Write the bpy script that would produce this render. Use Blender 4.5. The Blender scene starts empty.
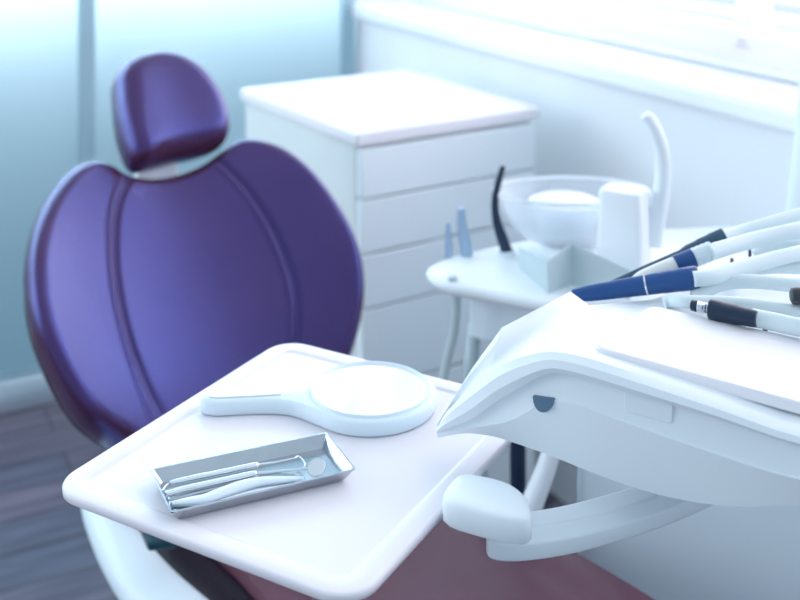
import bpy, bmesh, math, random
from mathutils import Vector, Matrix
random.seed(4)
scn = bpy.context.scene
COL = scn.collection
# ------------------------------------------------------------------ camera model
F = 1120.0; HZ = -130.0; ZC = 1.40
def PY(px, py, Y):            # image point at depth Y
    return Vector(((px-400)/F*Y, Y, ZC-(py-HZ)/F*Y))
def PZ(px, py, z):            # image point on the level z
    return PY(px, py, (ZC-z)*F/(py-HZ))
CAMPOS = Vector((0, 0, ZC))
def ray(px, py): return Vector(((px-400)/F, 1.0, -(py-HZ)/F))
def hit(px, py, p0, n):
    d = ray(px, py); t = (p0-CAMPOS).dot(n)/d.dot(n)
    return CAMPOS + d*t
# ------------------------------------------------------------------ materials
def mat(name, col, rough=.4, metal=0, spec=.5, coat=0, bump=0, bscale=60, var=.04, trans=0, ior=1.45, alpha=1, sheen=0, vscale=6):
    m = bpy.data.materials.new(name); m.use_nodes = True
    nt = m.node_tree; b = nt.nodes['Principled BSDF']
    b.inputs['Roughness'].default_value = rough; b.inputs['Metallic'].default_value = metal
    b.inputs['Specular IOR Level'].default_value = spec; b.inputs['Coat Weight'].default_value = coat
    b.inputs['Coat Roughness'].default_value = .15
    b.inputs['Transmission Weight'].default_value = trans; b.inputs['IOR'].default_value = ior
    b.inputs['Alpha'].default_value = alpha
    tc = nt.nodes.new('ShaderNodeTexCoord')
    nz = nt.nodes.new('ShaderNodeTexNoise'); nz.inputs['Scale'].default_value = vscale; nz.inputs['Detail'].default_value = 3
    nt.links.new(tc.outputs['Object'], nz.inputs['Vector'])
    rp = nt.nodes.new('ShaderNodeValToRGB')
    c = Vector(col)
    rp.color_ramp.elements[0].position = .3; rp.color_ramp.elements[1].position = .7
    rp.color_ramp.elements[0].color = (*(c*(1-var)), 1); rp.color_ramp.elements[1].color = (*(c*(1+var)), 1)
    nt.links.new(nz.outputs['Fac'], rp.inputs['Fac']); nt.links.new(rp.outputs['Color'], b.inputs['Base Color'])
    if bump:
        n2 = nt.nodes.new('ShaderNodeTexNoise'); n2.inputs['Scale'].default_value = bscale; n2.inputs['Detail'].default_value = 4
        nt.links.new(tc.outputs['Object'], n2.inputs['Vector'])
        bp = nt.nodes.new('ShaderNodeBump'); bp.inputs['Strength'].default_value = bump; bp.inputs['Distance'].default_value = .002
        nt.links.new(n2.outputs['Fac'], bp.inputs['Height']); nt.links.new(bp.outputs['Normal'], b.inputs['Normal'])
    return m
M = {}
M['white'] = mat('white_plastic', (.80,.86,.90), .32, var=.012)
M['white2'] = mat('bluish_white_plastic', (.70,.80,.87), .35, var=.012)
M['tray'] = mat('tray_enamel', (.765,.72,.77), .3, var=.01)
M['pad'] = mat('silicone_pad', (.84,.80,.83), .55, var=.01)
M['mirrorplastic'] = mat('mirror_plastic', (.70,.82,.89), .35, var=.015)
M['mirror'] = mat('mirror_glass', (.92,.92,.93), .13, metal=1, var=.005)
M['steel'] = mat('brushed_steel', (.47,.50,.54), .12, metal=1, var=.06, vscale=40)
M['chrome'] = mat('chrome', (.78,.81,.85), .13, metal=1, var=.03)
M['pale'] = mat('pale_blue_resin', (.66,.77,.86), .35, var=.02)
M['leather'] = mat('plum_leather', (.042,.011,.012), .27, spec=.6, coat=.0, bump=.12, bscale=420, var=.12)
M['leather2'] = mat('maroon_leather', (.085,.022,.042), .42, spec=.25, bump=.12, bscale=420, var=.1)
M['shell'] = mat('chair_shell_dark', (.006,.003,.007), .5, spec=.12, var=.1)
M['chairwhite'] = mat('chair_white_frame', (.66,.76,.82), .3, var=.02)
M['teal'] = mat('dark_teal_plastic', (.004,.03,.045), .4, spec=.2, var=.1)
M['alu'] = mat('satin_aluminium', (.62,.72,.78), .33, metal=.85, var=.03)
M['post'] = mat('partition_post', (.30,.46,.54), .4, metal=.3, var=.04)
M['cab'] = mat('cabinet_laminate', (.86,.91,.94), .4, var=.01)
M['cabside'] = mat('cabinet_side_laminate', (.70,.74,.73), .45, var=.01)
M['cabtop'] = mat('cabinet_top', (.90,.84,.88), .35, var=.01)
M['gap'] = mat('drawer_gap', (.80,.88,.94), .6, var=.02)
M['wall'] = mat('painted_wall', (.88,.87,.89), .7, bump=.05, bscale=200, var=.015)
M['sill'] = mat('window_sill', (.93,.92,.94), .4, var=.01)
M['hose'] = mat('ivory_hose', (.62,.72,.75), .38, var=.02)
M['greyhose'] = mat('grey_hose', (.42,.52,.54), .45, var=.03)
M['blue'] = mat('cobalt_handpiece', (.003,.040,.17), .36, spec=.35, var=.08)
M['navy'] = mat('navy_plastic', (.004,.014,.036), .38, spec=.3, var=.1)
M['slate'] = mat('slate_instrument', (.015,.048,.085), .38, spec=.35, var=.08)
M['bluegrey'] = mat('blue_grey_metal', (.28,.40,.55), .35, metal=.3, var=.05)
M['ivory'] = mat('ivory_handpiece', (.72,.74,.72), .4, var=.02)
M['black'] = mat('black_rubber', (.008,.010,.014), .45, var=.1)
M['greycard'] = mat('pale_grey_card', (.46,.56,.59), .7, var=.02)
M['hole'] = mat('recess_shade_button_blue', (.055,.12,.20), .5, var=.05)  # dark blue: painted hole shade, also the release button's own colour
M['cup'] = mat('cup_plastic', (.84,.88,.92), .45, var=.01)
M['leather'].node_tree.nodes['Principled BSDF'].inputs['Specular Tint'].default_value = (.11,.20,1,1)  # blue of the reflected window light put into the leather's specular colour
M['leather'].node_tree.nodes['Principled BSDF'].inputs['Coat Tint'].default_value = (1,1,1,1)
M['leather'].node_tree.nodes['Principled BSDF'].inputs['IOR'].default_value = 1.85
# bowl glass
def glass(name, col, fac, rough):
    m = bpy.data.materials.new(name); m.use_nodes = True
    nt = m.node_tree; nt.nodes.clear()
    out = nt.nodes.new('ShaderNodeOutputMaterial')
    tr = nt.nodes.new('ShaderNodeBsdfTransparent'); tr.inputs['Color'].default_value = (*col, 1)
    pr = nt.nodes.new('ShaderNodeBsdfPrincipled'); pr.inputs['Base Color'].default_value = (.9,.93,.97,1); pr.inputs['Roughness'].default_value = rough
    lw = nt.nodes.new('ShaderNodeLayerWeight'); lw.inputs['Blend'].default_value = .35
    ma = nt.nodes.new('ShaderNodeMapRange'); ma.inputs['To Min'].default_value = fac; ma.inputs['To Max'].default_value = .7
    mx = nt.nodes.new('ShaderNodeMixShader')
    nt.links.new(lw.outputs['Facing'], ma.inputs['Value']); nt.links.new(ma.outputs['Result'], mx.inputs['Fac'])
    nt.links.new(tr.outputs[0], mx.inputs[1]); nt.links.new(pr.outputs[0], mx.inputs[2]); nt.links.new(mx.outputs[0], out.inputs['Surface'])
    return m
M['bowl'] = glass('bowl_glass', (.96,.98,1), .26, .1)
M['pane'] = glass('window_pane', (.97,.98,1), .04, .02)
def translucent(name, col, fac, rough):
    m = bpy.data.materials.new(name); m.use_nodes = True
    nt = m.node_tree; nt.nodes.clear()
    out = nt.nodes.new('ShaderNodeOutputMaterial')
    tc = nt.nodes.new('ShaderNodeTexCoord'); nz = nt.nodes.new('ShaderNodeTexNoise'); nz.inputs['Scale'].default_value = 2.0
    nt.links.new(tc.outputs['Object'], nz.inputs['Vector'])
    rp = nt.nodes.new('ShaderNodeValToRGB'); c = Vector(col)
    rp.color_ramp.elements[0].color = (*(c*.96), 1); rp.color_ramp.elements[1].color = (*(c*1.04), 1)
    nt.links.new(nz.outputs['Fac'], rp.inputs['Fac'])
    tl = nt.nodes.new('ShaderNodeBsdfTranslucent'); pr = nt.nodes.new('ShaderNodeBsdfPrincipled'); pr.inputs['Roughness'].default_value = rough
    nt.links.new(rp.outputs[0], tl.inputs['Color']); nt.links.new(rp.outputs[0], pr.inputs['Base Color'])
    mx = nt.nodes.new('ShaderNodeMixShader'); mx.inputs['Fac'].default_value = fac
    nt.links.new(pr.outputs[0], mx.inputs[1]); nt.links.new(tl.outputs[0], mx.inputs[2]); nt.links.new(mx.outputs[0], out.inputs['Surface'])
    return m
M['frost'] = translucent('frosted_partition', (.38,.58,.66), .84, .3)
M['blind'] = translucent('blind_slat', (.93,.92,.95), .7, .5)
# wood floor
def floor_mat():
    m = bpy.data.materials.new('dark_plank_floor'); m.use_nodes = True
    nt = m.node_tree; b = nt.nodes['Principled BSDF']; b.inputs['Roughness'].default_value = .42
    tc = nt.nodes.new('ShaderNodeTexCoord'); mp = nt.nodes.new('ShaderNodeMapping')
    mp.inputs['Rotation'].default_value = (0, 0, math.radians(-28))
    nt.links.new(tc.outputs['Object'], mp.inputs['Vector'])
    br = nt.nodes.new('ShaderNodeTexBrick'); br.inputs['Scale'].default_value = 1
    br.inputs['Brick Width'].default_value = 1.1; br.inputs['Row Height'].default_value = .12; br.inputs['Mortar Size'].default_value = .004
    br.inputs['Color1'].default_value = (.062,.064,.100,1); br.inputs['Color2'].default_value = (.110,.082,.115,1); br.inputs['Mortar'].default_value = (.03,.025,.035,1)
    nt.links.new(mp.outputs[0], br.inputs['Vector'])
    m2 = nt.nodes.new('ShaderNodeMapping'); m2.inputs['Scale'].default_value = (1.6, 16, 1)
    nt.links.new(mp.outputs[0], m2.inputs['Vector'])
    nz = nt.nodes.new('ShaderNodeTexNoise'); nz.inputs['Scale'].default_value = 2.2; nz.inputs['Detail'].default_value = 5
    nt.links.new(m2.outputs[0], nz.inputs['Vector'])
    rp = nt.nodes.new('ShaderNodeValToRGB'); rp.color_ramp.elements[0].color = (.55,.55,.6,1); rp.color_ramp.elements[1].color = (1.5,1.42,1.4,1)
    rp.color_ramp.elements[0].position = .35; rp.color_ramp.elements[1].position = .68
    nt.links.new(nz.outputs['Fac'], rp.inputs['Fac'])
    mx = nt.nodes.new('ShaderNodeMix'); mx.data_type = 'RGBA'; mx.blend_type = 'MULTIPLY'; mx.inputs[0].default_value = 1
    nt.links.new(br.outputs['Color'], mx.inputs[6]); nt.links.new(rp.outputs['Color'], mx.inputs[7])
    nt.links.new(mx.outputs[2], b.inputs['Base Color'])
    return m
M['floor'] = floor_mat()
# ------------------------------------------------------------------ object helpers
WORLD = {}
def empty(name, loc, label, cat, group=None):
    o = bpy.data.objects.new(name, None); COL.objects.link(o); o.location = loc
    o.empty_display_size = .05
    o['label'] = label; o['category'] = cat
    if group: o['group'] = group
    WORLD[o.name] = Vector(loc); return o
def mk(name, bm, m, parent=None, label=None, cat=None, group=None, kind=None, smooth=35, bevel=0, bseg=3, sub=0, loc=None):
    me = bpy.data.meshes.new(name)
    bmesh.ops.recalc_face_normals(bm, faces=bm.faces[:])
    if parent is not None: off = WORLD[parent.name]
    elif loc is not None: off = Vector(loc)
    else:
        xs = [v.co for v in bm.verts]
        off = Vector(((min(c.x for c in xs)+max(c.x for c in xs))/2, (min(c.y for c in xs)+max(c.y for c in xs))/2, min(c.z for c in xs)))
    bmesh.ops.translate(bm, verts=bm.verts[:], vec=-off)
    bm.to_mesh(me); bm.free()
    if smooth:
        for p in me.polygons: p.use_smooth = True
        me.set_sharp_from_angle(angle=math.radians(smooth))
    me.materials.append(m)
    o = bpy.data.objects.new(name, me); COL.objects.link(o)
    if parent is not None: o.parent = parent
    else: o.location = off
    WORLD[o.name] = off
    if bevel:
        md = o.modifiers.new('bevel', 'BEVEL'); md.width = bevel; md.segments = bseg; md.limit_method = 'ANGLE'; md.angle_limit = math.radians(40)
    if sub:
        md = o.modifiers.new('sub', 'SUBSURF'); md.levels = sub; md.render_levels = sub
    if label: o['label'] = label
    if cat: o['category'] = cat
    if group: o['group'] = group
    if kind: o['kind'] = kind
    return o
def catmull(pts, n=8, closed=False):
    pts = [Vector(p) for p in pts]; out = []; N = len(pts)
    rng = range(N) if closed else range(N-1)
    for i in rng:
        if closed: p0, p1, p2, p3 = pts[i-1], pts[i], pts[(i+1) % N], pts[(i+2) % N]
        else: p0, p1, p2, p3 = pts[max(i-1,0)], pts[i], pts[i+1], pts[min(i+2,N-1)]
        for k in range(n):
            t = k/n
            out.append(.5*((2*p1)+(p2-p0)*t+(2*p0-5*p1+4*p2-p3)*t*t+(3*p1-p0-3*p2+p3)*t**3))
    if not closed: out.append(pts[-1].copy())
    return out
def tube(bm, pts, rad, segs=14, n=6, cap=True, sx=1, sz=1, up=None):
    """rad: number or list per control point; sx/sz squash the section (side / up)"""
    k = len(pts)
    rl = [rad]*k if not hasattr(rad, '__len__') else list(rad)
    p4 = [Vector((*p, r)) for p, r in zip([Vector(p) for p in pts], rl)]
    sm = catmull(p4, n) if n > 1 else p4
    P = [Vector(p[:3]) for p in sm]; R = [p[3] for p in sm]
    rings = []; side = None
    for i, p in enumerate(P):
        d = (P[min(i+1, len(P)-1)]-P[max(i-1, 0)]).normalized()
        if up is not None: side = d.cross(Vector(up)).normalized()
        elif side is None:
            a = Vector((0,0,1)) if abs(d.z) < .9 else Vector((1,0,0))
            side = d.cross(a).normalized()
        else: side = (side-d*side.dot(d)).normalized()
        u2 = side.cross(d).normalized()
        rings.append([bm.verts.new(p+R[i]*(sx*math.cos(2*math.pi*j/segs)*side+sz*math.sin(2*math.pi*j/segs)*u2)) for j in range(segs)])
    for a, b in zip(rings, rings[1:]):
        for j in range(segs): bm.faces.new((a[j], a[(j+1) % segs], b[(j+1) % segs], b[j]))
    if cap: bm.faces.new(rings[0]); bm.faces.new(rings[-1])
    return bm
def btube(*a, **k): return tube(bmesh.new(), *a, **k)
def lathe(prof, c, segs=40, axis=Vector((0,0,1)), bm=None):
    bm = bm or bmesh.new()
    axis = Vector(axis).normalized(); q = axis.to_track_quat('Z', 'Y'); c = Vector(c)
    rings = []
    for r, z in prof:
        if r < 1e-6: rings.append([bm.verts.new(c+axis*z)])
        else: rings.append([bm.verts.new(c+q @ Vector((r*math.cos(2*math.pi*j/segs), r*math.sin(2*math.pi*j/segs), z))) for j in range(segs)])
    for a, b in zip(rings, rings[1:]):
        for j in range(segs):
            j2 = (j+1) % segs
            if len(a) == 1 and len(b) == 1: continue
            if len(a) == 1: bm.faces.new((a[0], b[j], b[j2]))
            elif len(b) == 1: bm.faces.new((a[j], a[j2], b[0]))
            else: bm.faces.new((a[j], a[j2], b[j2], b[j]))
    return bm
def prism(poly, off, bm=None):
    """poly: list of world points (planar); off: extrude vector"""
    bm = bm or bmesh.new(); off = Vector(off)
    a = [bm.verts.new(Vector(p)) for p in poly]; b = [bm.verts.new(Vector(p)+off) for p in poly]
    bm.faces.new(a); bm.faces.new(b[::-1]); n = len(a)
    for i in range(n): bm.faces.new((a[i], a[(i+1) % n], b[(i+1) % n], b[i]))
    return bm
def box(o, ax, ay, az, bm=None):
    o = Vector(o); ax = Vector(ax); ay = Vector(ay)
    return prism([o, o+ax, o+ax+ay, o+ay], az, bm)
def roundpoly(pts, r, n=8):
    pts = [Vector(p) for p in pts]; out = []; N = len(pts)
    rl = [r]*N if not hasattr(r, '__len__') else r
    for i in range(N):
        p = pts[i]; a = (pts[i-1]-p); b = (pts[(i+1) % N]-p)
        ang = a.angle(b); d = rl[i]/math.tan(ang/2); d = min(d, a.length*.48, b.length*.48)
        p1 = p+a.normalized()*d; p2 = p+b.normalized()*d
        for k in range(n+1):
            t = k/n; out.append((1-t)**2*p1*1+2*t*(1-t)*(p*.86+(p1+p2)*.07)+t*t*p2)
    return out
def loft(sections, closed=True, cap=True, bm=None):
    bm = bm or bmesh.new()
    rings = [[bm.verts.new(Vector(p)) for p in s] for s in sections]; n = len(rings[0])
    for a, b in zip(rings, rings[1:]):
        for j in range(n if closed else n-1):
            bm.faces.new((a[j], a[(j+1) % n], b[(j+1) % n], b[j]))
    if cap: bm.faces.new(rings[0]); bm.faces.new(rings[-1])
    return bm
Z = Vector((0,0,1))
# ------------------------------------------------------------------ room directions
a_w = math.radians(62.0)
WR = Vector((math.sin(a_w), math.cos(a_w), 0))        # along the frosted wall, to the right (receding)
WN = Vector((math.cos(a_w), -math.sin(a_w), 0))       # frosted wall normal, into the room
FL = PZ(24, 400, 0)                                    # foot of the frosted wall
def wall_at(px):                                       # point of the frosted wall's foot seen at column px
    return hit(px, 300, FL, WN)*Vector((1,1,0)) if False else Vector((*hit(px, 300, FL, WN)[:2], 0))
CORNER = wall_at(356)
def structure(name, bm, m, **k): return mk(name, bm, m, kind='structure', **k)
# floor
structure('floor', box((-4, -1.5, -.05), (8.5,0,0), (0,6.5,0), (0,0,.05)), M['floor'], smooth=0, loc=(0,0,0))
# frosted partition wall: panels, posts and aluminium foot rail
pl = CORNER-WR*3.0
structure('wall_back', box(pl+Z*.0, WR*3.0, -WN*.02, Z*2.6), M['frost'], smooth=0)
p1 = wall_at(76); p2 = wall_at(338)
structure('trim_1', box(p1+WN*.012, WR*.045, WN*.025, Z*2.6), M['post'], bevel=.004)
structure('trim_2', box(wall_at(338)+WN*.012, WR*.035, WN*.025, Z*2.6), M['post'], bevel=.004)
rail = [(0,0),(.055,0),(.055,.05),(.045,.075),(.012,.085),(0,.085)]
structure('baseboard_back', loft([[pl+WN*d+Z*z for d, z in rail], [CORNER+WN*d+Z*z for d, z in rail]]), M['alu'], bevel=.004)
# window wall: from the corner toward the camera's right
WW = WN                                                # runs along WN away from the corner
WI = -WR                                               # its normal into the room
ZS = .955
structure('wall_right', box(CORNER, WW*4.2, -WI*.30, Z*(ZS)), M['wall'], smooth=0)
structure('trim_4', box(CORNER-WW*.05, WW*.03, -WI*.30, Z*2.6), M['wall'], smooth=0)
structure('trim_3', box(CORNER+WI*.03+Z*ZS, WW*4.2, -WI*.34, Z*.045), M['sill'], bevel=.012)
wb = CORNER-WI*.22+Z*(ZS+.045)
bm = box(wb, WW*4.2, -WI*.06, Z*.07)
for s in (0, 1.35, 2.7, 4.15): box(wb+WW*s, WW*.05, -WI*.06, Z*1.55, bm)
box(wb+Z*1.5, WW*4.2, -WI*.06, Z*.07, bm)
w1 = structure('window_1', bm, M['sill'], bevel=.006)
mk('window_pane', box(wb-WI*.025+Z*.05, WW*4.2, -WI*.006, Z*1.5), M['pane'], w1, smooth=0)
# venetian blind in front of the panes
bl = empty('venetian_blind', tuple(wb+WI*.06+WW*2.1), 'white horizontal slat blind hanging in the bright window', 'blind')
bm = bmesh.new()
for k in range(34):
    c = wb+WI*.06+Z*(.03+.042*k)+WW*.1
    d = (WI*.85-Z*.38).normalized()*.021
    q = [c-d, c+d, c+d+WW*4.0, c-d+WW*4.0]; prism(q, Z*.0012, bm)
mk('slat_panel', bm, M['blind'], bl, smooth=0)
bm = box(wb+WI*.045+WW*.1+Z*1.46, WW*4.0, WI*.03, Z*.04)
mk('head_rail', bm, M['sill'], bl, bevel=.004)
mk('bottom_rail', box(wb+WI*.045+WW*.1+Z*.004, WW*4.0, WI*.03, Z*.012), M['sill'], bl, bevel=.003)
# ------------------------------------------------------------------ drawer cabinet
ZT = .90
cf = PZ(357, 134, ZT); cr = PZ(540, 107, ZT); cb = PZ(242, 88, ZT)
W_ = (cr-cf).length; D_ = (cb-cf).length
ax = (cr-cf).normalized(); ay = Vector((-ax.y, ax.x, 0))
c0 = Vector((cf.x, cf.y, 0))
cab = empty('drawer_cabinet', tuple(c0+ax*W_/2+ay*D_/2), 'white drawer cabinet with flat top standing behind the dental chair', 'cabinet')
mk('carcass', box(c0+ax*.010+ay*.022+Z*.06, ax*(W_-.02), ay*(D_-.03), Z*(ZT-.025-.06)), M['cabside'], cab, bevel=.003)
mk('plinth', box(c0+ax*.03+ay*.05, ax*(W_-.06), ay*(D_-.08), Z*.062), M['gap'], cab)
mk('top_panel', box(c0+ay*0+Z*(ZT-.026), ax*W_, ay*D_, Z*.026), M['cabtop'], cab, bevel=.005)
zz = ZT-.034
for hgt in (.098, .105, .105, .155, .165, .165):
    z0 = zz-hgt
    if z0 < .06: break
    d = mk('drawer', box(c0+ax*.012+ay*.002+Z*(z0+.005), ax*(W_-.024), ay*.022, Z*(hgt-.0042)), M['cab'], cab, bevel=.003)
    mk('drawer_grip', box(c0+ax*.014+ay*.006+Z*(z0+hgt-.003), ax*(W_-.028), ay*.014, Z*.003), M['gap'], d)
    zz = z0
# ------------------------------------------------------------------ dental chair
hd = math.radians(34)
cf_ax = Vector((math.sin(hd), -math.cos(hd), 0)); cr_ax = Vector((math.cos(hd), math.sin(hd), 0))
cr_b = Vector((math.cos(math.radians(40)), math.sin(math.radians(40)), 0)); cf_b = Vector((cr_b.y, -cr_b.x, 0))
th = math.radians(52)
B0 = PY(228, 440, 1.67)
S_ = -cf_b*math.cos(th)+Z*math.sin(th); N_ = cf_b*math.sin(th)+Z*math.cos(th)
def onback(px, py, curve):
    c = 0
    for _ in range(12):
        p = hit(px, py, B0+N_*c, N_); a = (p-B0).dot(cr_b); b = (p-B0).dot(S_); c = curve(a, b)
    return a, b
def bk(a, b, c): return B0+cr_b*a+S_*b+N_*c
chair = empty('dental_chair', (B0.x+cf_ax.x*.25, B0.y+cf_ax.y*.25, 0), 'plum leather dental chair with apple-shaped backrest and small headrest', 'dental chair')
def pointseg(p, poly):
    best = 9
    for q0, q1 in zip(poly, poly[1:]):
        d = q1-q0; t = max(0, min(1, (p-q0).dot(d)/max(d.length_squared, 1e-12)))
        best = min(best, (p-q0-d*t).length)
    return best
def cushion(outline, curve, thick, bulge, seams=(), rings=44, edge=.03, groove=.006, gw=.006, center=None):
    """front skin on the curved sheet + rolled edge + back"""
    bm = bmesh.new(); n = len(outline)
    O = [Vector((a, b)) for a, b in outline]
    cen = Vector(center) if center else sum(O, Vector((0,0)))/n
    prev = None
    maxd = max((p-cen).length for p in O)
    cv = bm.verts.new(bk(cen.x, cen.y, curve(*cen)+bulge))
    for k in range(1, rings+1):
        t = .10+.90*(k-1)/(rings-1); ring = []
        for p in O:
            q = cen+(p-cen)*t
            de = (p-cen).length*(1-t)           # distance to edge along the spoke
            e = min(1, de/edge); roll = math.sqrt(max(0, 1-(1-e)**2))
            h = curve(q.x, q.y)+bulge*(1-t**4)-thick*.5*(1-roll)
            for s in seams:
                ds = pointseg(q, s); side = -1 if q.x < min(s, key=lambda w: abs(w.y-q.y)).x else 1
                h -= groove*math.exp(-((ds*side-.005)/gw)**2)*roll; h += .0030*math.exp(-((ds*side+.0045)/.0042)**2)*roll
            ring.append(bm.verts.new(bk(q.x, q.y, h)))
        if prev is None:
            for j in range(n): bm.faces.new((cv, ring[j], ring[(j+1) % n]))
        else:
            for j in range(n): bm.faces.new((prev[j], ring[j], ring[(j+1) % n], prev[(j+1) % n]))
        prev = ring
    for off, sc in ((-.72, .995), (-.95, .965), (-1.0, .90), (-1, .75), (-1, .6), (-1, .45), (-1, .3), (-1, .15), (-1, .04)):
        ring = []
        for p in O:
            q = cen+(p-cen)*sc; ring.append(bm.verts.new(bk(q.x, q.y, curve(q.x, q.y)+thick*off)))
        for j in range(n): bm.faces.new((prev[j], ring[j], ring[(j+1) % n], prev[(j+1) % n]))
        prev = ring
    bm.faces.new(prev)
    return bm
back_px = [(27,285),(27,262),(31,236),(40,210),(53,188),(68,172),(84,164),(98,166),(111,174),(125,179),(145,181),(167,178),(190,171),(207,162),(222,151),(236,142),(256,142),(280,150),(303,166),(324,189),(343,218),(356,246),(362,275),(362,303),(357,332),(346,366),(328,402),(300,436),(262,462),(220,474),(170,470),(128,455),(95,435),(75,415),(55,381),(38,342),(30,312)]
bcurve = lambda a, b: 1.15*a*a+.45*max(0, abs(a)-.14)**2
ob = [onback(x, y, lambda a, b: bcurve(a, b)-.034) for x, y in back_px]
ob = [tuple(p[:2]) for p in catmull([Vector((a, b, 0)) for a, b in ob], 8, True)]
def seam(px): return [Vector(p[:2]) for p in catmull([Vector((*onback(x, y, bcurve), 0)) for x, y in px], 8)]
sL = seam([(123,182),(113,208),(110,245),(113,290),(124,340),(140,385),(158,420),(175,450)])
sR = seam([(214,162),(240,190),(262,222),(279,258),(289,292),(292,330),(285,380),(262,440)])
print('BACK a', min(a for a, b in ob), max(a for a, b in ob), 'b', min(b for a, b in ob), max(b for a, b in ob))
br_ = mk('backrest', cushion(ob, bcurve, .075, .012, (sL, sR), rings=110, edge=.028, groove=.0055, gw=.0048), M['leather'], chair, smooth=60)
shell_o = [(a*.97, b*.97) for a, b in ob]
cenb = sum((Vector(p) for p in ob), Vector((0,0)))/len(ob)
bm = bmesh.new(); secs = []
for off, sc in ((-.068, .93), (-.085, .95), (-.105, .88), (-.12, .6), (-.12, .3), (-.12, .04)):
    secs.append([bk(*(cenb+(Vector(p)-cenb)*sc), bcurve(*(cenb+(Vector(p)-cenb)*sc))+off) for p in ob])
mk('back_shell', loft(secs), M['shell'], chair, smooth=60)
# headrest
hcen = sum((Vector(onback(x, y, lambda a, b: .045)) for x, y in ((122,110),(228,118))), Vector((0,0)))/2
hcurve = lambda a, b: .045+1.6*(a-hcen.x)**2
head_px = [(117,92),(117,76),(124,63),(139,55),(158,52),(178,56),(196,66),(211,81),(222,98),(228,116),(229,133),(222,145),(203,152),(180,157),(157,163),(140,166),(131,158),(123,137),(119,115)]
oh = [tuple(p[:2]) for p in catmull([Vector((*onback(x, y, lambda a, b: hcurve(a, b)-.03), 0)) for x, y in head_px], 6, True)]
mk('headrest', cushion(oh, hcurve, .07, .014, (), rings=30, edge=.035), M['leather'], chair, smooth=70)
nb = [onback(x, y, lambda a, b: -.05) for x, y in ((138,158),(178,152),(178,188),(138,192))]
mk('headrest_bracket', prism([bk(a, b, -.05) for a, b in nb], N_*-.02), M['white'], chair, bevel=.004)
# seat: lofted across the chair axis, running toward the viewer's right
Bg = Vector((B0.x, B0.y, 0))
def cs(a, f, z): return Bg+cr_ax*a+cf_ax*f+Z*z
al, ar = -.115, .270
secs = []
for f, z, wl, wr in ((-.10,.50,.9,.9),(-.06,.535,1,1),(.05,.530,1,1),(.2,.510,1,1),(.36,.510,1,1),(.52,.530,1,1),(.68,.54,.98,.98),(.86,.52,.9,.9),(1.02,.47,.8,.8),(1.10,.43,.72,.72)):
    mid = (al+ar)/2; hw = (ar-al)/2; s = []
    for i in range(25):
        t = -1+2*i/24; a = mid+hw*t*wr
        e = (1-abs(t))/.12; roll = math.sqrt(max(0, 1-max(0, 1-e)**2))
        h = .018*t*t-.05*(1-roll)
        h -= .006*math.exp(-((abs(t)-.66)/.022)**2)
        s.append(cs(a, f, z+h))
    for i in range(25):
        t = 1-2*i/24; s.append(cs(mid+hw*t*wr*.96, f, z-.10-.03*(1-t*t)))
    secs.append(s)
sec2 = []
for i in range(len(secs[0])):
    pass
cols = [catmull([s[i] for s in secs], 6) for i in range(len(secs[0]))]
secs2 = [[c[k] for c in cols] for k in range(len(cols[0]))]
mk('seat', loft(secs2), M['leather2'], chair, smooth=60)
mk('seat_base', loft([[cs(.06+sx*.13*k, .25+sy*.22*k, z) for sx, sy in ((-1,-1),(-.6,-1.1),(.6,-1.1),(1,-1),(1,1),(.6,1.1),(-.6,1.1),(-1,1))] for z, k in ((0,1.25),(.03,1.25),(.05,1.0),(.28,.8),(.39,.9))]), M['chairwhite'], chair, bevel=.006)
# white side rail on the near-left flank
rp_ = [PZ(98,482,.50), PZ(100,505,.50), PZ(111,530,.495), PZ(129,560,.488), PZ(154,592,.48), PZ(190,625,.475), PZ(230,660,.475)]
mk('side_rail', btube(rp_, [.022,.026,.030,.035,.039,.04,.04], segs=20, n=8, sx=1, sz=.75, up=Z), M['chairwhite'], chair, smooth=60)
rp2 = [p+cr_ax*.048-Z*.004 for p in rp_]
mk('gap_darkener', btube(rp2, [.016,.022,.028,.034,.038,.04,.04], segs=16, n=8), M['shell'], chair, smooth=60)  # near-black tube added to darken the gap between rail and seat
hp = [PZ(136,515,.57), PZ(188,522,.57), PZ(177,539,.57), PZ(148,543,.57)]
mk('hinge_cover', prism(roundpoly(hp, .006), Z*-.012), M['teal'], chair, bevel=.004)
# ------------------------------------------------------------------ instrument tray plate
TZ = .90
a_u = math.radians(29.5); U = Vector((math.sin(a_u), math.cos(a_u), 0)); V = Vector((math.cos(a_u), -math.sin(a_u), 0))
tl = PZ(46, 489, TZ); tb = PZ(360, 602, TZ); tt = PZ(281, 339, TZ)
L_u = (tt-tl).dot(U); L_v = (tb-tl).dot(V)
print('TRAY', L_u, L_v)
T0 = tl
def tp(u, v, z): return Vector((T0.x, T0.y, 0))+U*u+V*v+Z*z
def rrect(u0, u1, v0, v1, r, z, n=10):
    out = []
    for cu, cv, a0 in ((u0+r, v0+r, 180), (u1-r, v0+r, 270), (u1-r, v1-r, 0), (u0+r, v1-r, 90)):
        for k in range(n+1):
            a = math.radians(a0+90*k/n); out.append(tp(cu+r*math.cos(a), cv+r*math.sin(a), z))
    return out
def rsec(ins, z, r): return rrect(ins, L_u-ins, ins, L_v-ins, max(r-ins, .004), z)
R_ = .030
secs = [rsec(.0025, TZ-.0065, R_), rsec(.0004, TZ-.005, R_), rsec(0, TZ-.0005, R_), rsec(.0008, TZ+.0010, R_), rsec(.0025, TZ+.0016, R_), rsec(.018, TZ+.0016, R_), rsec(.0192, TZ+.0012, R_), rsec(.0204, TZ+.0001, R_), rsec(.023, TZ, R_)]
mk('instrument_tray', loft(secs), M['tray'], None, 'large white rounded tray plate holding the hand mirror and metal dish', 'tray', smooth=50)
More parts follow.
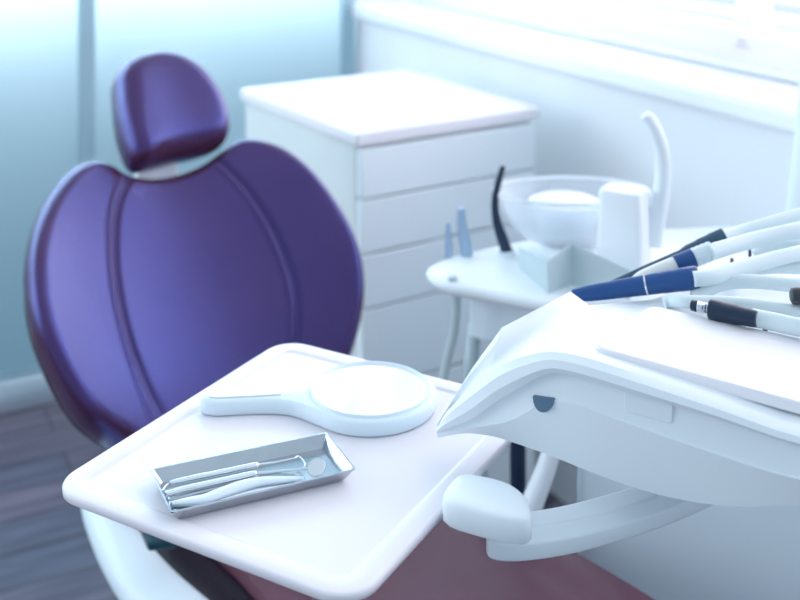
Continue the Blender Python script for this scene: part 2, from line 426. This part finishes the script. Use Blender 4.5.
# ------------------------------------------------------------------ hand mirror
zm = TZ+.0
mc = PZ(370.5, 390, TZ+.014)
hm = empty('hand_mirror', (mc.x, mc.y, TZ), 'pale blue round hand mirror lying face up on the tray', 'hand mirror')
he = PZ(203, 399, TZ+.012)
hd_ = Vector((he.x-mc.x, he.y-mc.y, 0)); HL = hd_.length; hd_.normalize(); hs = Vector((-hd_.y, hd_.x, 0))
Ro = .0625
def mo(al_, s): return Vector((mc.x, mc.y, 0))+hd_*al_+hs*s
out = []                                    # outline of ring + flared neck + handle
half = [(-Ro*math.cos(math.radians(t)), Ro*math.sin(math.radians(t))) for t in range(0, 141, 5)]
half += [(.057,.0325),(.066,.0235),(.076,.0170),(.088,.0132),(.105,.0118),(.125,.0118),(HL-.012,.0125),(HL-.003,.0092),(HL+.002,.005),(HL+.003,0)]
full = half+[(x, -y) for x, y in half[-2:0:-1]]
def msec(scale_in, z):
    n = len(full); res = []
    for i, (x, y) in enumerate(full):
        x0, y0 = full[i-1]; x1, y1 = full[(i+1) % n]
        tx, ty = x1-x0, y1-y0; l = math.hypot(tx, ty) or 1
        res.append(mo(x+ty/l*scale_in*-1*SGN, y-tx/l*scale_in*-1*SGN)+Z*z)
    return res
SGN = -1
ztop = TZ+.0145; z0 = TZ+.0008
# orientation check: make positive inset shrink
SGN = 1
_t = msec(.002, 0); 
if (_t[0]-mo(0,0)).length > Ro: SGN = -1
secs = [msec(.002, z0), msec(.0004, z0+.002), msec(0, z0+.006), msec(.0006, ztop-.003), msec(.003, ztop-.0006), msec(.0052, ztop)]
frame = mk('mirror_frame', loft(secs), M['mirrorplastic'], hm, smooth=50)
ri = .0515
pr = [(Ro-.006, ztop-.001), (Ro-.0072, ztop+.0022), (ri+.0035, ztop+.0026), (ri+.0005, ztop+.0012), (ri, ztop-.0005), (ri-.001, ztop-.001), (Ro-.006, ztop-.001)]
mk('rim', lathe([(r, z) for r, z in pr], (mc.x, mc.y, 0), 64), M['mirrorplastic'], hm, smooth=50)
mk('mirror_glass', lathe([(ri+.0004, ztop+.0004), (0, ztop+.0004)], (mc.x, mc.y, 0), 64), M['mirror'], hm, smooth=0)
hr = [mo(x, y)+Z*(ztop+.0002) for x, y in ((.083,.004),(.10,.0052),(HL-.014,.0060),(HL-.006,.003),(HL-.005,0),(HL-.006,-.003),(HL-.014,-.0060),(.10,-.0052),(.083,-.004))]
mk('grip_inlay', prism(hr, Z*.0012), M['white'], hm, bevel=.0008)
# ------------------------------------------------------------------ metal dish with instruments
zr = TZ+.0115
q = [PZ(149,469,zr), PZ(170.5,512.5,zr), PZ(356,469,zr), PZ(326.5,432,zr)]      # far-left, near-left, near-right, far-right
cq = sum(q, Vector())/4
dish = empty('instrument_dish', (cq.x, cq.y, TZ), 'shallow rectangular stainless steel dish on the tray, holding dental instruments', 'dish')
def dsec(ins, z, r=.0025):
    pts = []
    for i, p in enumerate(q):
        a = (q[i-1]-p).normalized(); b = (q[(i+1) % 4]-p).normalized()
        pts.append(Vector((*(p+(a+b)*ins)[:2], z)))
    return roundpoly(pts, r, 5)
secs = [dsec(.010, TZ+.0008), dsec(.0065, TZ+.0012), dsec(.0055, TZ+.0025), dsec(.0008, zr-.0012), dsec(0, zr-.001), dsec(0, zr), dsec(.0014, zr), dsec(.0022, zr-.001), dsec(.0066, TZ+.0035), dsec(.0075, TZ+.0022), dsec(.011, TZ+.002)]
mk('dish_body', loft(secs), M['steel'], dish, smooth=30)
zi = TZ+.0058
def inst_tube(pxs, rads, z, **k): return btube([PZ(x, y, z if not isinstance(z, (list, tuple)) else z[i]) for i, (x, y) in enumerate(pxs)], rads, **k)
# explorer
i1 = empty('dental_explorer', tuple(PZ(215,474,TZ+.002)), 'straight steel dental explorer with bent wire tip, along the far side of the dish', 'dental instrument')
mk('handle', inst_tube([(170,483.5),(172,483),(190,479),(225,472),(254,465.5),(258,464.5)], [.0010,.0020,.0025,.0025,.0023,.0010], zi+.001, segs=14), M['chrome'], i1, smooth=50)
mk('tip', inst_tube([(256,465),(275,462.5),(293,458.5),(299,456.5),(305,464),(300,470)], [.0012,.0010,.0007,.0006,.0005,.0003], [zi+.001]*2+[zi+.003]*3+[zi+.001], segs=8), M['chrome'], i1, smooth=50)
mk('rear_tip', inst_tube([(171,483.2),(166,485.5),(162,491)], [.0012,.0008,.0004], zi, segs=8), M['chrome'], i1, smooth=50)
# mouth mirror
i2 = empty('mouth_mirror', tuple(PZ(240,480,TZ+.002)), 'steel mouth mirror with round reflecting head, in the middle of the dish', 'dental instrument')
mk('handle', inst_tube([(166,494.5),(168,494),(185,489.5),(215,483),(252,474.5),(257,473.5)], [.0010,.0022,.0027,.0027,.0025,.0012], zi+.0012, segs=14), M['chrome'], i2, smooth=50)
mk('shaft', inst_tube([(255,474),(275,471.5),(297,469.5),(307,468.5)], [.0014,.0011,.0009,.0009], [zi+.0012,zi+.003,zi+.004,zi+.005], segs=8), M['chrome'], i2, smooth=50)
mcen = PZ(316.5, 467.5, zi+.006)
mn = (Vector((-.25,-.62,1))).normalized()
mk('mirror_rim', lathe([(0,-.0012),(.0072,-.0012),(.0080,0),(.0079,.0008),(.0070,.0010)], mcen, 32, mn), M['chrome'], i2, smooth=50)
mk('mirror_face', lathe([(.0071,.0009),(0,.0009)], mcen, 32, mn), M['mirror'], i2, smooth=0)
# curved pale instrument
i3 = empty('curved_tweezers', tuple(PZ(240,490,TZ+.002)), 'broad pale curved tweezers nearest the front edge of the dish', 'tweezers')
mk('upper_arm', inst_tube([(172,503),(188,501),(205,498.5),(222,492.5),(240,486.5),(258,482),(280,480),(304,478)], [.0022,.0042,.0052,.0058,.0062,.0055,.0042,.0018], zi+.0005, segs=16, sz=.5, up=Z), M['pale'], i3, smooth=60)
mk('lower_arm', inst_tube([(173,505),(195,504),(220,499),(245,492.5),(262,489),(285,484),(303,480)], [.0014,.0024,.0030,.0030,.0030,.0022,.001], zi-.0025, segs=12, sz=.5, up=Z), M['chrome'], i3, smooth=60)
# probe tips at the left end of the dish
i4 = empty('dental_probe', tuple(PZ(190,495,TZ+.002)), 'thin dark-tipped steel probe lying between the mouth mirror and tweezers', 'dental instrument')
mk('handle', inst_tube([(176,498.5),(195,494),(225,486.5),(246,480.5)], [.0014,.0020,.0020,.0012], zi-.003, segs=10), M['steel'], i4, smooth=50)
mk('tip', inst_tube([(176,498.5),(168,500),(164,497)], [.0012,.0007,.0004], zi-.002, segs=8), M['steel'], i4, smooth=50)
# ------------------------------------------------------------------ dentist's delivery unit
A0 = PY(437, 433, .955); A0g = Vector((A0.x, A0.y, 0))
def H(v, u, z): return A0g+V*v+U*u+Z*z
def face_v(px, u=0.):                      # v of an image column on the plane u
    p = hit(px, 300, A0g+U*u, U); return (p-A0g).dot(V)
def face(px, py, u=0.):
    p = hit(px, py, A0g+U*u, U); return (p-A0g).dot(V), p.z
def samp(lst): return [face(x, y) for x, y in lst]
def interp(tab, v):
    if v <= tab[0][0]: return tab[0][1]
    for (v0, z0_), (v1, z1) in zip(tab, tab[1:]):
        if v <= v1: return z0_+(z1-z0_)*(v-v0)/(v1-v0)
    return tab[-1][1]
def smooth_tab(tab, n=8):
    return [tuple(p[:2]) for p in catmull([Vector((a, b, 0)) for a, b in tab], n)]
rimtop = smooth_tab(samp([(437,428),(446,412),(460,397),(480,379),(505,362),(530,354),(555,351),(590,358),(640,374),(720,401),(800,429)])+[(.40,.997),(.62,.99)])
rimlow = smooth_tab(samp([(437,432),(455,425),(475,417),(497,401),(520,387),(545,374),(560,372),(590,379),(640,394),(720,418),(800,445)])+[(.40,.985),(.62,.978)])
bottom = smooth_tab([face(x, y, .012) for x, y in ([(437,434),(470,431),(510,441),(560,459),(605,477),(650,492),(700,503),(745,507),(800,506)])]+[(.40,.955),(.62,.965)])
crease = smooth_tab(samp([(437,433),(470,428),(510,421),(540,404),(565,402),(620,421),(700,449),(800,480)])+[(.40,.968),(.62,.965)])
def sil(px, py, z):
    p = PZ(px, py, z); return (p-A0g).dot(V), (p-A0g).dot(U), z
s1 = sil(505, 325, 1.006); s2 = sil(572, 290, 1.015); s3 = sil(590, 301, 1.008)
print('SIL', s1, s2, s3)
rear_u = [(0,.012),(s1[0]*.5,s1[1]*.55),(s1[0],s1[1]),(s2[0],s2[1]),(s3[0],s3[1]),(.135,.19),(.16,.30),(.19,.41),(.62,.43)]
rear_z = [(0,.928),(s1[0]*.5,.970),(s1[0],1.006),(s2[0],1.015),(s3[0],1.006),(.135,.998),(.19,.992),(.62,.985)]
unit = empty('delivery_unit', tuple(H(.25,.2,.92)), 'white dentist delivery unit head with instrument hoses and curved tray arm', 'dental unit')
secs = []
vs = sorted(set([round(x, 5) for x in [0,.003,.007,.012,.018,.024,.03,.036,s1[0],.05,.056,.062,s2[0],.078,s3[0],.092]+[.10+.008*i for i in range(12)]+[.2+.02*i for i in range(22)]]))
for v in vs:
    zt = interp(rimtop, v); zl = min(interp(rimlow, v), zt-.0015); zb = interp(bottom, v); zc = min(interp(crease, v), zl-.001); zb = min(zb, zc-.001)
    ur = interp(rear_u, v); zr_ = interp(rear_z, v)
    k = min(1, max(.12, (zt-zl)/.013)); kk = min(1, v/.06+.15)
    g = lambda t: (.008*k+(ur-.012-.008*k)*t)
    zmid = min(zt, zr_)+.25*abs(zr_-zt)
    sec = [(min(ur*.9, .06), zb-.002*kk), (.016*kk, zb), (.008*kk, zb+.002*kk), (0, zc), (.0015*kk, zc+.001*kk), (.004*kk, zl), (-.004*k, zl+.0005), (-.0075*k, zl+(zt-zl)*.35), (-.006*k, zl+(zt-zl)*.72), (0, zt-.0006), (.008*k, zt)]
    for t in (.2,.4,.6,.8): 
        zz_ = zt+(zr_-zt)*(t**1.6)
        sec.append((g(t), zz_))
    sec += [(ur-.006, zr_), (ur-.001, zr_-.002), (ur, zr_-.008*kk), (ur, zb+(zr_-zb)*.35), (max(ur-.02, ur*.7), zb)]
    secs.append([H(v, u, z) for u, z in sec])
mk('unit_head', loft(secs), M['white'], unit, smooth=28)
# raised pad on the deck
def deck(px, py, z): return PZ(px, py, z)
zp = 1.0155
pp = [PZ(590,347,zp), PZ(652,305,zp), None, None]
v0_, u0_ = (pp[0]-A0g).dot(V), (pp[0]-A0g).dot(U); v1_, u1_ = (pp[1]-A0g).dot(V), (pp[1]-A0g).dot(U)
print('PAD', v0_, u0_, v1_, u1_)
def padz(v): return interp(rimtop, v)
padpoly = [(v0_, u0_), (.45, u0_+.004), (.45, u1_+.02), (v1_, u1_)]
padr = roundpoly([Vector((a, b, 0)) for a, b in padpoly], [.012,.004,.004,.012], 6)
bmn = bmesh.new()
lo = [H(p.x, p.y, padz(p.x)-.006) for p in padr]; hi = [H(p.x, p.y, padz(p.x)+.0035) for p in padr]
mk('silicone_pad', loft([lo, hi], bm=bmn), M['pad'], unit, label='thin off-white removable pad on the deck', bevel=.0015)
# half round recess, its shade painted as a dark plate, and hatch on the front face
def fpt(px, py, u): 
    v, z = face(px, py, u); return H(v, u, z)
hole = [(532.5,396.5),(553.5,399)]+[(543.5+10.5*math.cos(math.radians(t)), 399+13.5*math.sin(math.radians(t))) for t in range(15, 180, 15)]
mk('recess_shade', prism([fpt(x, y, -.0012) for x, y in hole], U*.008), M['hole'], unit, label='dark half-round recess on the front face', smooth=0)
hat = roundpoly([Vector((*face(x, y, -.0002), 0)) for x, y in ((624,391),(672,405),(671,425),(624,412))], .002, 4)
mk('hatch', prism([H(p.x, .0014, p.y) for p in hat], U*.006), M['white'], unit, bevel=.0004)
# tray bracket
zb_ = TZ+.021
bp = [PZ(x, y, zb_) for x, y in ((458,472),(484,474),(508,481),(522,490),(529,501),(531,513),(519,517),(478,509),(443,495))]
bm = bmesh.new(); n_ = len(bp); cbp = sum(bp, Vector())/n_
bp = catmull(bp, 4, True)
bm = loft([[cbp+(p-cbp)*k+Z*z for p in bp] for k, z in ((.96,-.021),(1.0,-.0195),(1.01,-.009),(.99,-.0040),(.955,-.0020),(.88,-.0006),(.7,.0003),(.35,.0007))])
br = mk('tray_bracket', bm, M['white'], unit, smooth=50)
bm = lathe([(0,-.003),(.009,-.003),(.010,-.001),(.010,.006),(0,.006)], PZ(466,522,TZ-.012), 28)
mk('release_button', bm, M['hole'], unit, label='dark blue button under the tray bracket')
# curved tray arm
ap = [PZ(487,536,.876), PZ(515,538,.876), PZ(560,532,.876), PZ(605,521,.876), PZ(650,507,.876), PZ(700,486,.880), PZ(760,455,.89), PZ(830,420,.92)]
ap = catmull(ap, 6); secs = []
for i, p in enumerate(ap):
    d = (ap[min(i+1,len(ap)-1)]-ap[max(i-1,0)]); d.z = 0; d.normalize(); s = Vector((-d.y, d.x, 0))
    w = .0155 if i > 3 else .0155*(.35,.72,.9,.97)[i]
    secs.append([p+s*a*w+Z*b for a, b in ((-1,-.007),(-.85,-.0105),(.85,-.0105),(1,-.008),(1,.010),(.85,.0120),(-.5,.0120),(-.85,.006),(-1,.004))])
mk('tray_arm', loft(secs), M['white'], unit, smooth=40, bevel=.0012)
mk('pivot', lathe([(0,-.002),(.015,-.002),(.015,.028),(0,.028)], PZ(510,538,.876), 32), M['white'], unit)
# support column of the unit, to the right of the view
mk('support_arm', btube([H(.50,.2,.965), H(.50,.2,.92), H(.56,.2,.80), H(.58,.2,.5), H(.58,.2,.02)], [.05,.05,.05,.05,.07], segs=24), M['white'], unit)
# holder rail with clips at the back of the deck
def hz(v, u): return 1.0
clips = [(666,299),(691,286),(716,272),(732,260),(750,249),(797,312),(716,316)]
for x, y in clips[:5]:
    p = PZ(x, y, 1.002)
    mk('hose_clip', lathe([(0,-.012),(.0019,-.012),(.0019,.001),(.0012,.002),(0,.002)], p, 14), M['black'] if x != 716 else M['navy'], unit)
for x, y in ((785.6,311),(765,327)):
    mk('screw', lathe([(0,-.01),(.0022,-.01),(.0022,.001),(0,.001)], PZ(x, y, 1.006), 12), M['black'], unit)
# ------------------------------------------------------------------ instruments lying on the unit
def along(px_pts, zs): return [PZ(x, y, z) for (x, y), z in zip(px_pts, zs)]
def piece(name, parent, pts, rad, m, n=1, segs=18, **k): return mk(name, btube(pts, rad, segs=segs, n=n), m, parent, smooth=45, **k)
def lerp(a, b, t): return a+(b-a)*t
GH = 'handpieces resting on the delivery unit'
# cobalt handpiece
a, b = PZ(584,294,1.000), PZ(697,277.5,1.024)
h1 = empty('dental_handpiece', tuple(a), 'cobalt blue handpiece with a thin silver ring, resting on the delivery unit', 'handpiece', GH)
piece('body', h1, [lerp(a,b,-.10), lerp(a,b,.06), lerp(a,b,.3), lerp(a,b,.55)], [.0056,.0074,.0084,.0092], M['blue'], n=4)
piece('ring', h1, [lerp(a,b,.548), lerp(a,b,  .562)], .0095, M['chrome'], label='thin silver ring')
piece('collar', h1, [lerp(a,b,.56), lerp(a,b,.70), lerp(a,b,.705), lerp(a,b,.84), lerp(a,b,.845), lerp(a,b,1.0), lerp(a,b,1.02)], [.0092,.0096,.0098,.0101,.0104,.0106,.0090], M['blue'])
piece('hose', h1, along([(694,279),(712,277),(735,270),(765,261.5),(803,252),(860,238)], [1.026,1.027,1.028,1.03,1.032,1.03]), [.0070]*6, M['hose'], n=8, label='ivory rubber hose')
# ivory handpiece with blue band
a, b = PZ(641,279,1.010), PZ(711,251,1.034)
h2 = empty('dental_handpiece', tuple(a), 'ivory handpiece with a wide blue band, lying behind the cobalt blue one', 'handpiece', GH)
piece('body', h2, [lerp(a,b,-.12), lerp(a,b,.02), lerp(a,b,.3), lerp(a,b,.5)], [.004,.0072,.0080,.0082], M['ivory'], n=4)
piece('band', h2, [lerp(a,b,.49), lerp(a,b,.75)], .0090, M['blue'], label='wide blue band')
pts = []; rr = []
for i in range(9): pts.append(lerp(a,b,.75+.034*i)); rr.append(.0092 if i % 2 else .0086)
piece('ribbed_end', h2, pts, rr, M['hose'])
piece('hose', h2, along([(709,253),(725,248),(750,241),(775,235),(803,229),(860,216)], [1.034,1.035,1.036,1.038,1.04,1.04]), [.0076]*6, M['hose'], n=8)
# slate slim syringe
a, b = PZ(604,288,.985), PZ(725,237,1.034)
h3 = empty('air_syringe', tuple(a), 'slim dark slate instrument furthest back on the delivery unit', 'handpiece', GH)
piece('nozzle', h3, [lerp(a,b,-.1), lerp(a,b,.2), lerp(a,b,.42), lerp(a,b,.66)], [.0035,.0046,.0052,.0056], M['slate'], n=4)
piece('grip', h3, [lerp(a,b,.64), lerp(a,b,.70), lerp(a,b,.78), lerp(a,b,.79), lerp(a,b,.88), lerp(a,b,.89), lerp(a,b,1.0)], [.0056,.0075,.0078,.0084,.0086,.0090,.0092], M['slate'])
piece('hose', h3, along([(722,238),(740,231.5),(765,224),(803,213),(860,200)], [1.034,1.036,1.04,1.045,1.05]), [.0060]*5, M['hose'], n=8)
# dark hose coupling in front
a, b = PZ(709,309,1.020), PZ(756,319,1.020)
h4 = empty('hose_coupling', tuple(a), 'short black hose coupling with bare threaded metal tip, lying on the deck', 'hose coupling')
piece('grip', h4, [lerp(a,b,0), lerp(a,b,.03), lerp(a,b,.28), lerp(a,b,.29), lerp(a,b,.62), lerp(a,b,.63), lerp(a,b,.97), lerp(a,b,1.02)], [.007,.0086,.0086,.0082,.0082,.0078,.0072,.0066], M['navy'])
pts = []; rr = []
for i in range(11): pts.append(lerp(a,b,-.26+.028*i)); rr.append(.0050 if i % 2 else .0041)
piece('threaded_tip', h4, pts, rr, M['chrome'])
piece('end_plug', h4, [lerp(a,b,-.40), lerp(a,b,-.38), lerp(a,b,-.26), lerp(a,b,-.24)], [.0030,.0046,.0048,.0036], M['navy'])
piece('hose', h4, along([(752,317.5),(770,321),(803,328),(860,338)], [1.019,1.018,1.018,1.015]), [.0076]*4, M['hose'], n=8)
# loose hoses
GL = 'ivory hoses on the delivery unit'
for pxs, zz_, rad, lab in (
    ([(664,303),(672,301),(690,302),(740,303.5),(803,312),(860,322)], [1.010,1.012,1.016,1.018,1.016,1.01], .0058, 'ivory hose just behind the black hose coupling'),
    ([(693,297),(702,292),(722,284),(750,281.5),(803,286),(860,292)], [1.008,1.012,1.018,1.022,1.022,1.02], .0064, 'ivory hose arching between the cobalt handpiece hose and the coupling'),
    ([(724,283),(738,275),(765,268),(803,268),(860,270)], [1.005,1.012,1.018,1.018,1.015], .0058, 'ivory hose tucked just under the cobalt handpiece hose'),
    ([(754,253),(764,248),(780,245),(803,246),(860,248)], [1.005,1.012,1.016,1.016,1.01], .0055, 'short ivory hose between the blue-banded and cobalt handpiece hoses')):
    mk('rubber_hose', btube(along(pxs, zz_), [rad*.8]+[rad]*(len(pxs)-1), segs=16, n=8), M['hose'], None, lab, 'hose', GL, smooth=60)
a, b = PZ(790,296,1.03), PZ(812,297,1.03)
h5 = empty('hose_coupling', tuple(a), 'black round coupling end cut off by the right edge of the picture', 'hose coupling')
piece('grip', h5, [a, lerp(a,b,.08), lerp(a,b,.3), lerp(a,b,1.2)], [.004,.0068,.0076,.0076], M['black'])
piece('hose', h5, [lerp(a,b,1.15), lerp(a,b,2.0), lerp(a,b,3)+Z*-.01], [.006]*3, M['hose'], n=6)
# ------------------------------------------------------------------ spittoon unit behind
spz = .85
sp = empty('spittoon_unit', tuple(Vector((.36,1.72,0))), 'white spittoon unit with glass bowl and filler spout behind the delivery unit', 'spittoon')
plat = [PZ(x, y, spz) for x, y in ((426,270),(440,260),(470,252),(500,245),(540,238),(600,232),(680,228),(760,226),(790,240),(790,262),(700,300),(620,300),(560,303),(520,297),(480,289),(440,281))]
plat = catmull(plat, 4, True); cpl = sum(plat, Vector())/len(plat)
mk('platform', loft([[cpl+(p-cpl)*s+Z*z for p in plat] for s, z in ((.93,-.020),(.97,-.017),(.995,-.011),(1,-.006),(.99,-.002),(.97,0))]), M['white'], sp, smooth=50)
mk('holder_block', prism([PZ(x, y, .757) for x, y in ((468,338),(535,354),(600,334),(520,312))], Z*.073), M['white2'], sp, bevel=.006)
bx0 = Vector((.235, 1.52, 0))
bdx = Vector((.93,-.36,0)); bdy = Vector((.36,.93,0))
mk('body_column', prism(roundpoly([bx0, bx0+bdx*.55, bx0+bdx*.55+bdy*.36, bx0+bdy*.36], .03, 6), Z*.81), M['white2'], sp, bevel=.006)
bc = PY(571, 191, 1.62); bcx = Vector((bc.x, bc.y, 0)); zr_b = bc.z
RB = 79/F*1.62
print('BOWL', zr_b, RB)
bz = spz+.012
mk('bowl_foot', lathe([(0,spz-.001),(.046,spz-.001),(.044,spz+.008),(.040,bz),(.0,bz)], bcx, 40), M['white'], sp)
hb = zr_b-bz
outer = [(0,0),(.40,.004),(.52,.05),(.66,.17),(.80,.38),(.905,.62),(.97,.86),(1,.985),(.992,1.01)]
inner = [(.955,.99),(.925,.84),(.86,.62),(.755,.40),(.62,.20),(.48,.09),(.36,.05),(0,.05)]
prof = [(RB*a, bz+hb*b) for a, b in outer+inner]
def oval(bm, k=.62):
    for v in bm.verts: v.co.y = bcx.y+(v.co.y-bcx.y)*k
    return bm
mk('glass_bowl', oval(lathe(prof, bcx, 64)), M['bowl'], sp, label='clear glass spittoon bowl')
mk('bowl_rim', oval(tube(bmesh.new(), [bcx+Vector((RB*.985*math.cos(t*math.pi/20), RB*.985*math.sin(t*math.pi/20), zr_b+.001)) for t in range(41)], .0022, segs=8, n=1)), M['cup'], sp)
mk('strainer', lathe([(0,bz+.062),(.045,bz+.062),(.052,bz+.059),(.053,bz+.054),(.038,bz+.012),(0,bz+.012)], bcx-Vector((.010,0,0)), 40), M['cup'], sp, label='white strainer insert seen through the glass bowl')
Ys = 1.53
spt = [PY(652,245,Ys), PY(655,225,Ys), PY(661,195,Ys), PY(663,165,Ys), PY(659,140,Ys), PY(651,122,Ys), PY(645,115,Ys)]
mk('filler_spout', btube(spt, [.014,.013,.0115,.0105,.0095,.0085,.0075], segs=20, n=8), M['white'], sp, smooth=60)
mk('lamp_post', btube([PY(795,262,1.75), PY(799,215,1.75), PY(806,145,1.75), PY(815,20,1.75)], [.022,.02,.018,.018], segs=20, n=6), M['white'], sp, smooth=60)
# instruments standing in the holder on the left
for pxs, rads, m, lab, cat, nm in (
    ([(448,268),(449,250),(448,222)], [.005,.0055,.0035], M['bluegrey'], 'shorter blue-grey suction tip standing at the left end of the spittoon platform', 'suction tip', 'suction_handpiece'),
    ([(467,262),(466,246),(462,226),(461,208)], [.008,.009,.0075,.0055], M['bluegrey'], 'taller thicker blue-grey suction tip standing second from the left on the platform', 'suction tip', 'suction_handpiece'),
    ([(508,256),(503,240),(497,222),(495,200),(499,180),(503,166)], [.009,.0085,.0065,.0055,.005,.004], M['navy'], 'dark navy curved suction tip standing behind the left side of the glass bowl', 'suction tip', 'suction_handpiece')):
    e = empty(nm, tuple(PY(*pxs[0], 1.60)), lab, cat, 'suction tips on the spittoon platform')
    pts = [PY(x, y, 1.60) for x, y in pxs]
    mk('wand', btube(pts, rads, segs=14, n=6), m, e, smooth=60)
    mk('socket', btube([pts[0]-Z*.012, lerp(pts[0],pts[1],.35)], rads[0]*1.35, segs=16, n=1), M['white2'], e, smooth=40)
mk('suction_hose', btube([PY(452,276,1.5), PY(456,296,1.5), PY(454,330,1.5), PY(447,360,1.5), PY(440,400,1.5), PY(437,440,1.5), PY(440,490,1.5)], .0065, segs=14, n=8), M['greyhose'], None, 'thin grey-green hose hanging from the left end of the spittoon platform', 'hose', smooth=60)
mk('suction_hose', btube([PY(474,326,1.56), PY(473,345,1.54), PY(471,372,1.52), PY(474,430,1.52), PY(490,520,1.52)], .0095, segs=14, n=8), M['greyhose'], None, 'thicker grey hose hanging below the spittoon holder block', 'hose', smooth=60)
# hoses seen through the gap between tray and delivery unit
mk('suction_hose', btube([PY(517,340,1.5), PY(518,420,1.5), PY(518,470,1.5), PY(520,540,1.5), PY(530,640,1.5)], .011, segs=14, n=6), M['navy'], None, 'dark hose hanging behind the gap between tray and delivery unit', 'hose', smooth=60)
mk('suction_hose', btube([PY(556,430,1.42), PY(548,462,1.42), PY(540,484,1.42), PY(532,504,1.42), PY(526,522,1.42)], [.010,.012,.013,.014,.014], segs=16, n=6), M['white'], None, 'thick white suction hose slanting behind the tray bracket', 'hose', smooth=60)
# housing the spout rises from
cc = PY(624, 286, 1.525)
secs = []
for z, w, d in ((spz-.002,.034,.026),(spz+.06,.032,.025),(spz+.112,.030,.024),(spz+.117,.028,.022)):
    c = Vector((cc.x, 1.525, z)); secs.append(roundpoly([c+V*a*w+U*b*d for a, b in ((-1,-1),(1,-1),(1,1),(-1,1))], .010, 5))
mk('spout_housing', loft(secs), M['cup'], sp, bevel=.002)
# folded card
lo0 = [PZ(519,268,spz+.001), PZ(548,293,spz+.001), PZ(572,285,spz+.001), PZ(630,300,spz+.001)]
tops = [Vector((p.x, p.y, PY(0, ty, p.y).z)) for p, ty in zip(lo0, (247.5,262,243,270))]
bm = bmesh.new()
lo = [Vector((p.x, p.y, spz+.001)) for p in tops]
ring = tops+[p for p in lo[::-1]]
for i in range(3):
    f = [lo[i], lo[i+1], tops[i+1], tops[i]]
    d = (lo[i+1]-lo[i]).cross(Z).normalized()*-.0015
    prism(f, d, bm)
mk('folded_card', bm, M['greycard'], None, 'pale grey folded card standing in zigzag before the glass bowl', 'card', smooth=0)
# ------------------------------------------------------------------ light
def area(name, loc, target, sx, sy, power, col):
    l = bpy.data.lights.new(name, 'AREA'); l.shape = 'RECTANGLE'; l.size = sx; l.size_y = sy; l.energy = power; l.color = col
    o = bpy.data.objects.new(name, l); COL.objects.link(o); o.location = loc
    o.rotation_euler = (Vector(target)-Vector(loc)).to_track_quat('-Z', 'Y').to_euler(); return o
wc = CORNER+WW*1.9-WI*.75+Z*2.05
area('window_daylight', wc, wc+WI*1.0-Z*.25, 4.2, 2.2, 150, (1,.93,.97))
area('side_fill', (-2.7,1.3,1.5), (.3,1.7,1.0), 2.2, 1.7, 42, (.86,.92,1))  # unseen lamp added at left to lift the window wall and cabinet side
area('overhead_fill', (.4,.8,2.75), (.3,1.1,0), 2.2, 1.6, 3, (.93,.97,1))  # unseen overhead lamp added to brighten the tray top and other upward faces
bp0 = CORNER-WR*1.3-WN*.20+Z*1.62
area('partition_backlight', bp0, bp0+WN*.9-Z*.1, 3.4, .9, 340, (1,.64,.61))  # unseen lamp added behind the frosted panels to shape their bright-topped gradient
w = bpy.data.worlds.new('room_ambient'); scn.world = w; w.use_nodes = True
nt = w.node_tree; bg = nt.nodes['Background']
tc = nt.nodes.new('ShaderNodeTexCoord'); dp = nt.nodes.new('ShaderNodeVectorMath'); dp.operation = 'DOT_PRODUCT'
dp.inputs[1].default_value = Vector((.80, .45, .42)).normalized()
nt.links.new(tc.outputs['Generated'], dp.inputs[0])
rp = nt.nodes.new('ShaderNodeValToRGB'); mr = nt.nodes.new('ShaderNodeMapRange'); mr.inputs['From Min'].default_value = -1; mr.inputs['From Max'].default_value = 1
nt.links.new(dp.outputs['Value'], mr.inputs['Value']); nt.links.new(mr.outputs['Result'], rp.inputs['Fac'])
e = rp.color_ramp.elements; e[0].position = .40; e[0].color = (.36,.50,.64,1); e[1].position = .95; e[1].color = (.62,.75,.88,1)
e2 = rp.color_ramp.elements.new(.7); e2.color = (.46,.60,.74,1)
nt.links.new(rp.outputs['Color'], bg.inputs['Color']); bg.inputs['Strength'].default_value = 1.15
# ------------------------------------------------------------------ camera
cam = bpy.data.cameras.new('camera'); co = bpy.data.objects.new('camera', cam); COL.objects.link(co)
co.location = CAMPOS; co.rotation_euler = (math.radians(90), 0, 0)
cam.sensor_width = 36; cam.lens = F/800*36; cam.shift_y = -(300-HZ)/800; cam.clip_start = .05
cam.dof.use_dof = True; cam.dof.focus_distance = .92; cam.dof.aperture_fstop = 5.4; cam.dof.aperture_blades = 0
scn.camera = co
scn.view_settings.view_transform = 'Standard'; scn.view_settings.look = 'None'; scn.view_settings.exposure = .02; scn.view_settings.gamma = 1.22
